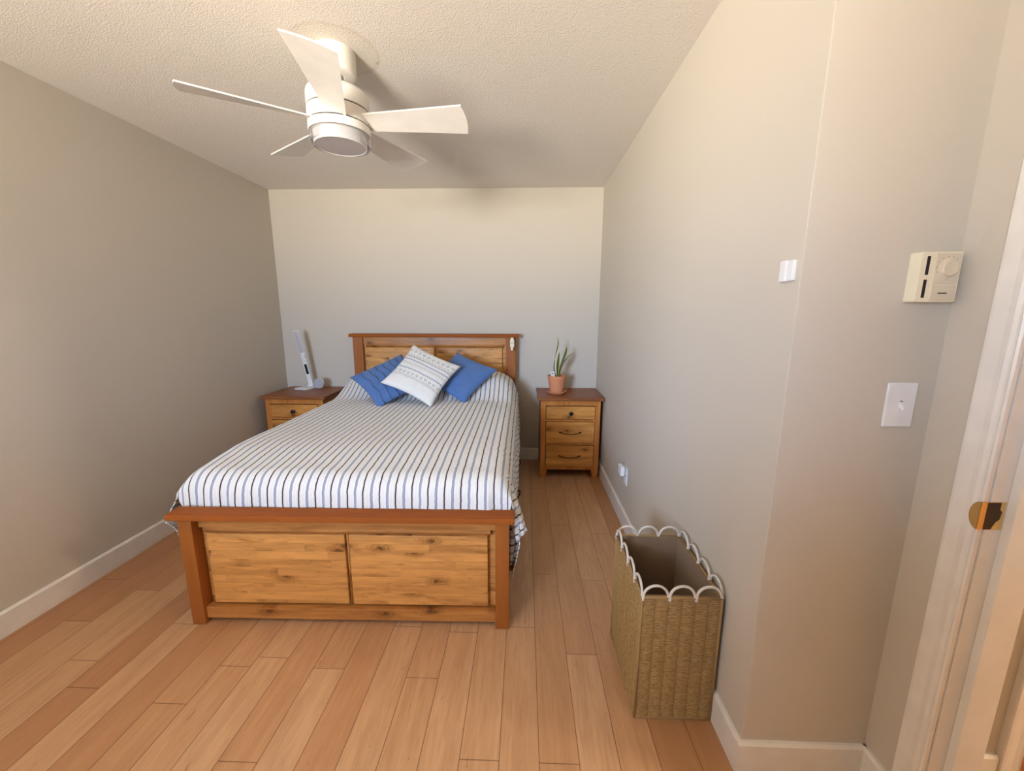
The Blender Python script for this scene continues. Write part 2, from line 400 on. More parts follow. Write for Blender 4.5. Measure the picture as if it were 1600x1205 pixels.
def print_mat():
    """white cotton with printed bands: u runs along the bands, v across (v = 0 bottom, 1 top)"""
    t = NT('white_printed_cotton'); uv = t.coord('UV'); u, v, _ = t.sep(uv); c = t.coord()
    col = t.mix(t.noise(c, 9, 3), (0.76, 0.75, 0.71), (0.80, 0.79, 0.75))
    navy = (0.075, 0.085, 0.135); blue = (0.17, 0.23, 0.37)
    def band(cv, hw): return t.smooth(t.math('ABSOLUTE', t.math('SUBTRACT', v, cv)), hw+.0025, hw-.0025)
    def tri(n, off=0.0):
        f = t.math('FRACT', t.math('ADD', t.math('MULTIPLY', u, n), off)); return t.math('ABSOLUTE', t.math('SUBTRACT', t.math('MULTIPLY', f, 2.0), 1.0))
    def line(d, w): return t.smooth(t.math('ABSOLUTE', d), w*1.4+.0025, w*1.4-.0015)
    def put(mask, colr, a=.9):
        nonlocal col
        col = t.mix(t.math('MULTIPLY', mask, a), col, colr)
    def crosses(cv, n, h):
        lx = t.math('MULTIPLY', tri(n), .5/n)                 # 0 .. half a cell, in u
        ly = t.math('ABSOLUTE', t.math('SUBTRACT', v, cv))
        r = t.math('MAXIMUM', t.math('MULTIPLY', lx, 1.0), ly)
        arm = t.math('MINIMUM', lx, ly)
        a = t.math('MULTIPLY', t.smooth(r, h+.003, h-.001), t.smooth(r, h*.36-.002, h*.36+.001))
        b = t.smooth(arm, h*.45, h*.45-.003)
        hollow = t.math('SUBTRACT', 1.0, t.math('MULTIPLY', t.smooth(arm, h*.16, h*.10), t.smooth(r, h*.9, h*.6)))
        put(t.math('MULTIPLY', t.math('MULTIPLY', a, b), hollow), navy, .8)
    crosses(.845, 10, .026)
    # tall zigzag standing on a line
    z = t.math('SUBTRACT', v, t.math('ADD', .715, t.math('MULTIPLY', t.math('SUBTRACT', 1.0, tri(15)), .062)))
    put(t.math('MULTIPLY', line(z, .0040), t.math('GREATER_THAN', v, .712)), navy, .75); put(line(t.math('SUBTRACT', v, .710), .0035), navy)
    # small hanging triangles with dots below
    put(line(t.math('SUBTRACT', v, .640), .0035), blue)
    put(t.math('MULTIPLY', t.math('GREATER_THAN', v, t.math('SUBTRACT', .640, t.math('MULTIPLY', tri(26), .028))), t.math('LESS_THAN', v, .640)), blue, .8)
    dt = t.math('ADD', t.math('POWER', t.math('MULTIPLY', tri(14), .5/14), 2.0), t.math('POWER', t.math('SUBTRACT', v, .590), 2.0))
    put(t.math('LESS_THAN', dt, .000045), navy, .8)
    put(line(t.math('SUBTRACT', v, .560), .0020), navy, .6)
    put(line(t.math('SUBTRACT', v, t.math('ADD', .530, t.math('MULTIPLY', tri(16), .010))), .0022), navy, .5)
    put(line(t.math('SUBTRACT', v, .440), .0035), blue)
    put(t.math('MULTIPLY', t.math('GREATER_THAN', v, t.math('SUBTRACT', .440, t.math('MULTIPLY', tri(22), .026))), t.math('LESS_THAN', v, .440)), blue, .8)
    crosses(.345, 11, .025)
    for cv in (.290, .270, .250):
        put(line(t.math('SUBTRACT', v, t.math('ADD', cv, t.math('MULTIPLY', tri(26), .011))), .0022), navy, .55)
    n = t.bump(t.noise(c, 500, 2), .25, .0006); n = t.bump(t.noise(c, 16, 3), .25, .005, n)
    return t.bsdf(col, .9, n, spec=.15, sheen=.15)
M['print_cotton'] = print_mat()

# sea-grass weave
def weave_mat():
    t = NT('sea_grass_weave'); c = t.coord()
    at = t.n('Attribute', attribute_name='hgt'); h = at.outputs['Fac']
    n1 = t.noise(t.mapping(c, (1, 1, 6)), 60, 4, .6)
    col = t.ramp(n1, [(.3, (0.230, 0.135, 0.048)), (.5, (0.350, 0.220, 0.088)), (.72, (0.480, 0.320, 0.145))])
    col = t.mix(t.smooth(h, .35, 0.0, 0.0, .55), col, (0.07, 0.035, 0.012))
    n = t.bump(t.noise(c, 420, 3), .5, .001)
    return t.bsdf(col, .88, n, spec=.15)
M['weave'] = weave_mat()
M['weave_rope'] = plain('sea_grass_rope', (0.330, 0.205, 0.082), .9, bump=.8, bscale=260)
M['lining'] = fabric('brown_lining_fabric', (0.250, 0.165, 0.100), .95, 380, .3)
def rope_mat():
    t = NT('cream_twisted_rope'); c = t.coord(); x, y, z = t.sep(c)
    s = t.math('SINE', t.math('MULTIPLY', t.math('ADD', t.math('ADD', x, y), t.math('MULTIPLY', z, .8)), 950.0))
    col = t.mix(t.smooth(s, -1, 1), (0.62, 0.55, 0.46), (0.84, 0.79, 0.71))
    return t.bsdf(col, .9, t.bump(s, .5, .0012), spec=.1)
M['rope'] = rope_mat()

def leaf_mat():
    t = NT('snake_plant_leaf'); uv = t.coord('UV'); u, v, _ = t.sep(uv); c = t.coord()
    e = t.math('ABSOLUTE', t.math('SUBTRACT', t.math('MULTIPLY', u, 2.0), 1.0))
    b = t.noise(t.comb(t.math('MULTIPLY', u, 1.2), t.math('MULTIPLY', v, 9.0), 0.0), 5, 3, .6, .6)
    col = t.ramp(b, [(.35, (0.030, 0.055, 0.012)), (.55, (0.070, 0.105, 0.026)), (.75, (0.17, 0.20, 0.08))])
    col = t.mix(t.smooth(e, .62, .74), col, (0.62, 0.56, 0.17))
    return t.bsdf(col, .4, spec=.4)
M['leaf'] = leaf_mat()
M['brass'] = plain('polished_brass', (0.76, 0.54, 0.23), .22, metal=1.0)
M['brass_dark'] = plain('dark_brass_recess', (0.040, 0.022, 0.012), .4, metal=.3)  # near-black tone for the patch that marks the latch opening
M['diffuser'] = plain('frosted_lens', (0.45, 0.42, 0.42), .45)
def clear_mat():
    t = NT('clear_acrylic'); g = t.n('BsdfGlass'); g.inputs['Roughness'].default_value = .05; g.inputs['IOR'].default_value = 1.35; g.inputs['Color'].default_value = (.95, .95, .96, 1)
    tr = t.n('BsdfTransparent'); mx = t.n('MixShader'); mx.inputs[0].default_value = .45
    t.t.links.new(g.outputs[0], mx.inputs[1]); t.t.links.new(tr.outputs[0], mx.inputs[2]); t.t.links.new(mx.outputs[0], t.out.inputs[0]); return t.m
M['clear'] = clear_mat()
def pane_mat():
    t = NT('window_pane_glass'); g = t.n('BsdfGlossy'); g.inputs['Roughness'].default_value = .02
    tr = t.n('BsdfTransparent'); mx = t.n('MixShader'); mx.inputs[0].default_value = .05
    t.t.links.new(tr.outputs[0], mx.inputs[1]); t.t.links.new(g.outputs[0], mx.inputs[2]); t.t.links.new(mx.outputs[0], t.out.inputs[0]); return t.m
M['pane'] = pane_mat()
M['speaker_grey'] = fabric('grey_speaker_mesh', (0.42, 0.43, 0.47), .8, 700, .02)
M['lamp_grey'] = plain('lamp_diffuser_grey', (0.50, 0.48, 0.52), .4)
M['screen_dark'] = plain('lcd_screen', (0.012, 0.028, 0.018), .25)

# ------------------------------------------------------------------ the room shell
def planks(name, x0, x1, y0, y1, joints, mat, tones={}, z=0.0, fade=None):
    w = .1258; xo = .057
    b = bmesh.new(); uvl = b.loops.layers.uv.new('UVMap')
    ft = b.faces.layers.float.new('tone'); fr = b.faces.layers.float.new('red'); fl = b.faces.layers.float.new('plen')
    rnd = random.Random(11)
    c0, c1 = math.floor((x0-xo)/w), math.ceil((x1-xo)/w)
    for c in range(c0, c1):
        xa, xb = xo+c*w, xo+(c+1)*w
        ys = set()
        anchor = joints.get(c, [rnd.uniform(-1.5, -.4)])
        for a in anchor: ys.add(a)
        y = max(anchor)
        while y < y1: y += rnd.uniform(.75, 1.5); ys.add(y)
        y = min(anchor)
        while y > y0: y -= rnd.uniform(.75, 1.5); ys.add(y)
        ys = sorted(ys)
        for a, e in zip(ys[:-1], ys[1:]):
            ya, yb = max(a, y0), min(e, y1)
            if yb <= ya: continue
            qa, qb = max(xa, x0), min(xb, x1)
            if qb <= qa: continue
            tn = rnd.random(); rd = max(0, rnd.random()-.62)*2.2
            tt = tones.get(c)
            if tt:
                for lo, hi, tv, rv in tt:
                    if lo <= (ya+yb)/2 < hi: tn, rd = tv, rv
            vs = [b.verts.new(p) for p in ((qa, ya, z), (qb, ya, z), (qb, yb, z), (qa, yb, z))]
            f = b.faces.new(vs); f[ft] = tn; f[fr] = rd; f[fl] = e-a
            for l, (px, py) in zip(f.loops, ((qa, ya), (qb, ya), (qb, yb), (qa, yb))): l[uvl].uv = (px-xa, py-a)
    me = bpy.data.meshes.new(name); b.to_mesh(me); b.free(); me.materials.append(mat)
    o = bpy.data.objects.new(name, me); C.objects.link(o); return struct(o)
J = {0: [1.009, 1.922], 1: [1.416, 2.433], 2: [1.881, 2.796], 3: [2.332], -1: [2.731], -2: [1.011], -3: [1.514], -4: [1.288], -7: [1.316], -9: [1.359], -13: [1.52], -15: [1.32], -16: [1.729], -17: [1.52]}
TN = {-19: [(-9, 9, .05, .9)], -18: [(-9, 9, .1, .7)], -17: [(-9, 1.5, .45, 0.1), (1.5, 9, .15, .7)], -16: [(-9, 1.7, .55, 0)], -15: [(-9, 9, .6, 0)], -14: [(-9, 9, .15, .75)], -13: [(-9, 1.5, .6, .0)],
      -12: [(-9, 9, .25, .45)], -11: [(-9, 9, .5, .35)], -10: [(-9, 9, .75, .2)], -9: [(-9, 1.36, .9, 0), (1.36, 9, .8, 0)], -8: [(-9, 9, .7, .35)], -7: [(-9, 1.3, .95, 0), (1.3, 9, .6, .15)],
      -6: [(-9, 9, .65, .45)], -5: [(-9, 9, .9, .1)], -4: [(-9, 9, .8, .1)], -3: [(-9, 9, .85, .0)], -2: [(-9, 9, .9, .05)], -1: [(-9, 9, .8, .05)], 0: [(-9, 1.9, .55, .15), (1.9, 9, .5, .1)],
      1: [(-9, 1.4, .95, 0), (1.4, 9, .6, .1)], 2: [(-9, 1.8, .7, .15), (1.8, 9, .75, 0)], 3: [(-9, 1.2, .2, .3), (1.2, 9, .7, .1)], 4: [(-9, 9, .25, .7)]}
planks('floor', XL-.1, XD+.13, YR-.12, YB+.1, J, M['floor'], TN)
mb = MB(); mb.box(XL-.1, XD+.13, YR-.12, YB+.1, -.08, -.001); struct(mb.build('trim_1', M['pine_x']))['label'] = 'subfloor'
mb = MB(); mb.box(XL-.12, XD+.14, YR-.12, YB+.12, ZC, ZC+.08); struct(mb.build('ceiling', M['ceiling']))
mb = MB(); mb.box(XL-.12, XL, YR-.12, YB+.12, 0, ZC+.01); struct(mb.build('wall_left', M['wall']))
mb = MB(); mb.box(XL-.001, XR+.001, YB, YB+.12, 0, ZC+.01); struct(mb.build('wall_back', M['wall']))
mb = MB(); mb.box(XR, XD+.3, YN, YB+.12, 0, ZC+.01, .002); struct(mb.build('wall_right', M['wall']))
DY0, DY1, DZ = 0.03, 0.852, 2.03        # doorway in the wall at x = XD
mb = MB(); cut_boxes(mb, YR-.12, YN+.001, 0, ZC+.01, XD, XD+.115, DY0-.02, DY1+.018, 0.0, DZ+.02, axis='x'); struct(mb.build('wall_door_side', M['wall']))
mb = MB(); cut_boxes(mb, XL-.12, XD+.12, 0, ZC+.01, YR-.12, YR, WX0, WX1, WZ0, WZ1); struct(mb.build('wall_rear', M['wall']))

# baseboards: flat board with an eased, lit top edge
BH, BT = .112, .014
def bboard(name, prof_axis, a0, a1, face, sgn):
    """prof_axis 'x': runs along x, standing on a wall at y = face; 'y': runs along y at x = face"""
    pts = [(0, 0), (sgn*BT, 0), (sgn*BT, BH-.008), (sgn*(BT-.006), BH), (0, BH)]
    mb = MB()
    if prof_axis == 'y': mb.prism([(face+p, q) for p, q in pts], a0, a1, 'y')
    else: mb.prism([(face+p, q) for p, q in pts], a0, a1, 'x')
    return struct(mb.build(name, M['trim']))
bboard('baseboard_left', 'y', YR, YB, XL, 1)
bboard('baseboard_back', 'x', XL, XR, YB, -1)
bboard('baseboard_right', 'y', YN, YB, XR, -1)
bboard('baseboard_alcove', 'x', XR-BT+.0003, XD, YN, -1)
bboard('baseboard_door_side', 'y', .915, YN, XD, -1)
bboard('baseboard_rear', 'x', XL, XD, YR, 1)

# window behind the camera (the daylight of the room)
w1 = thing('window_1', 'white framed window in the rear wall', 'window', ((WX0+WX1)/2, YR-.06, WZ0)); w1['kind'] = 'structure'
ww, wh = WX1-WX0, WZ1-WZ0
mb = MB(); f_ = .05
mb.box(-ww/2, -ww/2+f_, -.04, .04, 0, wh); mb.box(ww/2-f_, ww/2, -.04, .04, 0, wh); mb.box(-ww/2+f_, ww/2-f_, -.04, .04, 0, f_); mb.box(-ww/2+f_, ww/2-f_, -.04, .04, wh-f_, wh)
mb.box(-.02, .02, -.03, .03, f_, wh-f_); mb.build('window_frame', M['white_plastic'], w1)
mb = MB(); mb.box(-ww/2+f_, -.02, -.004, .004, f_, wh-f_); mb.build('pane', M['pane'], w1)
mb = MB(); mb.box(.02, ww/2-f_, -.004, .004, f_, wh-f_); mb.build('pane', M['pane'], w1)
mb = MB(); mb.box(-ww/2-.08, ww/2+.08, .062, .095, -.03, -.002, .004); mb.build('window_sill', M['trim'], w1)

# doorway: casing, jamb, stop, strike plate
d1 = thing('door_1', 'white painted door frame at the right edge, its brass strike plate showing', 'door frame', (XD, DY1, 0)); d1['kind'] = 'structure'
def casing_prof(w=.062, t=.016):
    # y across the casing from the reveal outwards, x out of the wall
    return [(0, 0), (0, -t*.55), (.004, -t*.75), (.008, -t*.62), (.012, -t*.62), (.018, -t*.86), (.030, -t*.80), (.044, -t*.92), (.054, -t*1.0), (w-.002, -t*1.0), (w, -t*.8), (w, 0)]
def casing_leg(y_in, sgn, z1):
    mb = MB(); b = [( -.0+px, y_in+sgn*py) for py, px in casing_prof()]
    mb.prism(b, 0, z1, 'z'); return mb
c1 = casing_leg(.000, 1, DZ+.055).build('casing', M['trim'], d1)
c2 = casing_leg(DY0-DY1, -1, DZ+.055).build('casing', M['trim'], d1)
mb = MB(); mb.box(-.016, 0, DY0-DY1-.062, .062, DZ-.003, DZ+.057, .002); mb.build('casing', M['trim'], d1)
mb = MB(); mb.box(.003, .116, -.002, .018, 0, DZ); mb.build('jamb', M['trim'], d1)
mb = MB(); mb.box(.003, .116, DY0-DY1-.018, DY0-DY1, 0, DZ); mb.build('jamb', M['trim'], d1)
mb = MB(); mb.box(.003, .116, DY0-DY1-.018, .018, DZ, DZ+.018); mb.build('jamb', M['trim'], d1)
mb = MB(); mb.box(.039, .108, -.020, -.002, 0, DZ-.001, .0015); mb.box(.039, .108, DY0-DY1, DY0-DY1+.018, 0, DZ-.001, .0015); mb.build('door_stop', M['trim'], d1)
# strike plate: flat plate on the jamb, rounded lip bent on to the casing
sp_z0, sp_z1 = .908, .974
mb = MB(); mb.box(.000, .036, -.0038, -.0022, sp_z0, sp_z1, .0004)
pts = []
lw = (sp_z1-sp_z0)/2
for i in range(17):
    a = -PI/2+PI*i/16; pts.append((-.004+.021*math.cos(a), (sp_z0+sp_z1)/2+lw*math.sin(a)))
pts = [(-.0038, sp_z0), ] + pts[1:-1] + [(-.0038, sp_z1)]
mb.prism([(p[0], p[1]) for p in pts], -.0172, -.0158, 'x')
mb.box(-.0172, .002, -.0040, -.0024, sp_z0, sp_z1, .0004)
sp = mb.build('strike_plate', M['brass'], d1); sp['label'] = 'brass strike plate'
mb = MB(); zc = (sp_z0+sp_z1)/2
mb.prism([(-.004, sp_z0+.001), (.012, sp_z0+.001), (.020, zc-.014), (.027, zc-.008), (.029, zc+.010), (.024, zc+.016), (.024, sp_z1-.001), (-.004, sp_z1-.001)], -.0046, -.0037, 'y'); mb.build('latch_hole', M['brass_dark'], sp)

# hall seen through the doorway
HX = XD+.115
o = planks('floor_hall', HX-.02, 4.2, YR-.12, 3.4, {}, M['floor'], {}, z=-.0005)
mb = MB(); mb.box(HX, 4.32, YR-.24, 3.5, ZC, ZC+.08); struct(mb.build('ceiling_hall', M['ceiling']))
mb = MB(); cut_boxes(mb, XD+.3, 4.3, 0, ZC+.01, 1.0, 1.11, 1.470, 2.25, 0, 2.03); mb.box(HX, XD+.3, 1.0, YN, 0, ZC+.01); struct(mb.build('wall_hall_back', M['wall']))
mb = MB(); mb.box(4.2, 4.32, YR-.2, 3.5, 0, ZC+.01); struct(mb.build('wall_hall_right', M['wall']))
mb = MB(); mb.box(HX-.12, 4.3, YR-.24, YR-.12, 0, ZC+.01); struct(mb.build('wall_hall_front', M['wall']))
mb = MB(); mb.box(XD+.3, 4.3, 3.4, 3.5, 0, ZC+.01); struct(mb.build('wall_hall_far', M['wall']))
bboard('baseboard_hall', 'x', HX, 1.395, 1.0, -1)
d2 = thing('door_2', 'fluted casing of a second doorway seen past the door frame', 'door frame', (1.465, 1.0, 0)); d2['kind'] = 'structure'
mb = MB(); mb.prism([(-py, px) for py, px in casing_prof(.066, .018)], 0, 2.09, 'z'); mb.build('casing', M['trim'], d2)
mb = MB(); mb.box(.0, .016, .0, .11, 0, 2.03); mb.build('jamb', M['trim'], d2)
mb = MB(); mb.box(1.482, 2.25, .995, 1.115, -.0003, .010, .003); struct(mb.build('trim_2', M['ns_top']))

# ------------------------------------------------------------------ bed
bed = thing('bed', 'stained knotty pine panel bed in the middle of the room', 'bed', (-.770, 1.530, 0), math.radians(.8))
def panel_board(parent, nm, x0, x1, yf, z_bot, z_top, rail_top, field_z0, field_z1, cx, foot):
    """posts are separate; here rails, raised field panels and centre groove, the face looking to -y"""
    mb = MB(); mb.box(x0, x1, yf+.020, yf+.050, z_bot, z_top, .002); nb = mb.build(nm, M['pine_panel'], parent)
    mb = MB(); mb.box(x0, x1, yf, yf+.022, field_z1+.026, z_top, .003); mb.build('top_rail', M['pine_x'], nb)
    # the ogee bevel under the top rail
    zb = field_z1+.026
    mb = MB(); mb.prism([(yf+.020, zb+.002), (yf+.001, zb+.002), (yf+.001, zb-.004), (yf-.004, zb-.010), (yf+.001, zb-.018), (yf+.010, zb-.027), (yf+.020, zb-.030)], x0+.022, x1-.022, 'x'); mb.build('bead_moulding', M['pine_x'], nb)
    g = .006
    for a, b in ((x0+.030, cx-g-.003), (cx+g+.003, x1-.034)):
        mb = MB(); mb.box(a, b, yf-.002, yf+.021, field_z0, field_z1, .005); mb.build('raised_panel', M['pine_panel'], nb)
    mb = MB(); mb.tube([(cx, yf+.012, field_z0), (cx, yf+.012, field_z1+.004)], .0065, 10); mb.build('centre_bead', M['pine_x'], nb)
    return nb
# footboard (local coordinates about the bed's root)
FX0, FX1 = -.712, .712
fb = panel_board(bed, 'footboard', FX0+.060, FX1-.060, .032, .022, .524, None, .088, .430, .000, True)
mb = MB(); mb.box(FX0+.058, FX1-.058, .012, .054, .022, .078, .004); mb.build('bottom_rail', M['pine_x'], fb)
mb = MB(); mb.box(FX0-.020, FX1+.022, -.038, .046, .523, .549, .006, 3); mb.build('top_cap', M['pine_cap'], fb)
for s in (-1, 1):
    x = FX0 if s < 0 else FX1-.060
    mb = MB(); mb.box(x, x+.060, -.002, .070, 0, .523, .003); mb.build('post', M['pine_post'], fb)
# headboard
HX0, HX1 = -.735, .722
hy = 1.985
hb = panel_board(bed, 'headboard', HX0+.086, HX1-.086, hy+.020, .30, 1.172, None, .42, 1.078, 0.0, False)
mb = MB(); mb.box(HX0-.028, HX1+.028, hy-.020, hy+.075, 1.172, 1.201, .006, 3); mb.build('top_cap', M['pine_cap'], hb)
for s in (-1, 1):
    x = HX0 if s < 0 else HX1-.088
    mb = MB(); mb.box(x, x+.088, hy, hy+.065, 0, 1.172, .003); mb.build('post', M['pine_post'], hb)
for s in (-1, 1):
    x = FX0+.004 if s < 0 else FX1-.034
    mb = MB(); mb.box(x, x+.030, .070, hy, .16, .34, .003); mb.build('side_rail', M['pine_x'], bed)
mb = MB()
for k in range(9): mb.box(FX0+.034, FX1-.034, .14+k*.22, .21+k*.22, .255, .275)
mb.build('slat_base', M['pine_x'], bed)
# mattress, mostly hidden
mt = MB(); mt.box(-.655, .655, .105, 1.96, .278, .640, .05, 4)
mt = tag(mt.build('mattress', M['mattress'], loc=(-.770, 1.530, 0), rotz=math.radians(.8)), 'thick mattress lying under the striped bedspread', 'mattress')

# ------------------------------------------------------------------ bedspread
def sst(a, b, x):
    t = max(0., min(1., (x-a)/(b-a))); return t*t*(3-2*t)
XC = -.788; HW = .738; RC = .085
Y0, Y1 = 1.588, 3.470
def ztop(x, y):
    # long gentle rise from the foot, dropping over the front edge
    z = .712 + .012*sst(1.7, 3.0, y) - .030*(1-sst(1.62, 2.10, y))**2 + .012*sst(-1.2, -1.5, x)
    d = (x-XC)/HW
    z -= .05*max(0, abs(d)-.6)**2
    # pillows under the cloth
    e = max(0.0, 1-abs((x-XC)/.735)**4.0); dip = 1-.10*math.exp(-((x-XC)/.07)**2)
    z += .185*sst(2.93, 3.26, y)*e**.55*dip
    z += .006*noise.noise(Vector((x*3.1, y*2.3, 0))) + .0022*noise.noise(Vector((x*9, y*14, 3)))
    return z
def profile_y(t):
    """arc length from the lower front edge -> (y, extra drop)"""
    L0 = .105                                 # front drop
    r = .085
    if t < L0: return Y0+.004*(t/L0), -(L0-t)-r
    t -= L0; q = r*PI/2
    if t < q:
        a = t/r; return Y0+.004+r*(1-math.cos(a)), -r*(1-math.sin(a))
    return Y0+.004+r+(t-q), 0.0
LY = .105+.085*PI/2+(Y1-Y0-.089)
SIDE = {-1: .48, 1: .50}
def sheet(u, v):
    s = (u-.5)*2; sg = 1 if s > 0 else -1
    arc_top = HW-RC; arc = RC*PI/2; tot = arc_top+arc+SIDE[sg]
    a = abs(s)*tot
    t = v*LY; y, dz = profile_y(t)
    if a <= arc_top: x = XC+sg*a; drop = 0; side = 0
    elif a <= arc_top+arc:
        th = (a-arc_top)/RC; x = XC+sg*(arc_top+RC*math.sin(th)); drop = RC*(1-math.cos(th)); side = 0
    else:
        side = a-arc_top-arc; x = XC+sg*HW; drop = RC+side
    zt = ztop(XC+sg*min(a, HW*.99), max(y, Y0))
    if side > 0 or drop > 0:
        # the hanging side does not also take the front drop: it ends as a free edge
        k = min(1, drop/RC)
        z = zt+dz*(1-k) - drop
        front = math.exp(-((y-Y0)/.16)**2)
        fold = .012*math.sin(y*19+sg*1.3+1.2*math.sin(y*5.1))*sst(.05, .30, side) + .006*math.sin(y*47+side*9)*sst(.02, .2, side)
        x += sg*(.006*sst(0, .25, side) - .030*sst(.25, .55, side)) + sg*fold*(1-front)
        flare = (.060 if sg < 0 else .030)
        x += sg*flare*front*sst(-.02, .13, side)
        lift = (.27 if sg < 0 else .12)*front*sst(.05, .5, side)
        z += lift
        zmin = .045 + .02*math.sin(y*7)
        z = max(z, zmin) if z < zmin else z
        x += sg*.004*noise.noise(Vector((y*22, side*14, 2)))
        y += .012*math.sin(side*16)*front
    else:
        z = zt+dz
        if dz < 0: y += .004*math.sin(x*38+2*math.sin(x*9))*min(1, -dz/.1); y -= .010*min(1, -dz/.12)
    return Vector((x, y, z))
def sheet_uv(u, v):
    s = (u-.5)*2; sg = 1 if s > 0 else -1
    return (sg*abs(s)*((HW-RC)+RC*PI/2+SIDE[sg])+XC+1.12, v*LY)
mb = MB(); mb.grid(sheet, 260, 230, sheet_uv)
# corner flaps past the footboard posts
def patch(mb, P, uv, n=16, bulge=(0, -.02, 0), wr=.006, ph=0):
    P = [Vector(p) for p in P]; B = Vector(bulge)
    def fn(a, b):
        p = P[0].lerp(P[1], a).lerp(P[3].lerp(P[2], a), b)
        w = math.sin(PI*a)*math.sin(PI*b)
        return p + B*w + Vector((0, 1, 0))*wr*math.sin(a*13+ph+b*3)
    mb.grid(fn, n, n, lambda a, b: (uv[0]+(uv[1]-uv[0])*b, uv[2]+(uv[3]-uv[2])*a))
patch(mb, [(-.125, 1.640, .662), (-.070, 1.700, .660), (.020, 1.612, .436), (-.026, 1.590, .398)], (.02, .31, 0, .1), 18, (.016, -.016, .012), .004)
patch(mb, [(-.075, 1.660, .560), (-.045, 1.660, .540), (-.024, 1.630, .300), (-.054, 1.625, .258)], (.02, .30, 0, .1), 16, (.022, -.012, 0), .008, 1.0)
sprd = mb.build('bedspread', M['spread'])
sol = sprd.modifiers.new('thickness', 'SOLIDIFY'); sol.thickness = .004; sol.offset = -1
tag(sprd, 'white bedspread with black and blue stripes draped over the bed', 'bedspread')

# ------------------------------------------------------------------ cushions
def cushion(name, mat, label, centre, w, h, theta, lean, yaw, T=.062, pinch=.095, group=None, seed=0):
    U = Vector((math.cos(yaw), math.sin(yaw), 0)); n = Vector((-math.sin(yaw), math.cos(yaw), 0))
    Wv = Vector((0, 0, math.cos(lean))) + n*math.sin(lean)
    e1 = math.cos(theta)*U + math.sin(theta)*Wv; e2 = -math.sin(theta)*U + math.cos(theta)*Wv; e3 = e1.cross(e2)
    mb = MB()
    for side in (1, -1):
        def fn(a, b):
            p = 2*a-1; q = 2*b-1
            x = p*(1-pinch*(1-q*q)); y = q*(1-pinch*(1-p*p))
            hh = T*(max(0, (1-p*p))*max(0, (1-q*q)))**.42
            hh *= 1+.10*noise.noise(Vector((p*2+seed, q*2, side)))
            wr = .0035*noise.noise(Vector((p*5+seed, q*5, side*4)))*min(1, hh/.03)
            return Vector((x*w/2, y*h/2, side*(hh)+wr)) if side > 0 else Vector((x*w/2, y*h/2, -hh*.9+wr))
        mb.grid(fn, 34, 34, lambda a, b: (a, b))
    bmesh.ops.remove_doubles(mb.bm, verts=mb.bm.verts, dist=1e-5); bmesh.ops.recalc_face_normals(mb.bm, faces=mb.bm.faces[:])
    # piped seam
    o = mb.build(name, mat)
    R = Matrix((e1, e2, e3)).transposed().to_4x4(); R.translation = Vector(centre); o.matrix_world = R
    return tag(o, label, 'cushion', group)
cushion('throw_cushion', M['blue_pleat'], 'blue pleated cushion, left of the white patterned one on the bed', (-1.035, 3.000, .878), .455, .465, .741, 1.034, .014, seed=1, T=.055, group='throw cushions on the bed')
cushion('throw_cushion', M['blue_cotton'], 'plain smooth blue cushion, right of the white patterned one', (-.507, 3.120, .885), .430, .435, -.508, .974, -.067, seed=5, T=.055, group='throw cushions on the bed')
cushion('throw_cushion', M['print_cotton'], 'white cushion printed with dark geometric bands, in front of two blue ones', (-.769, 2.925, .930), .430, .430, -.560, .778, .20, seed=9, T=.050, group='throw cushions on the bed')

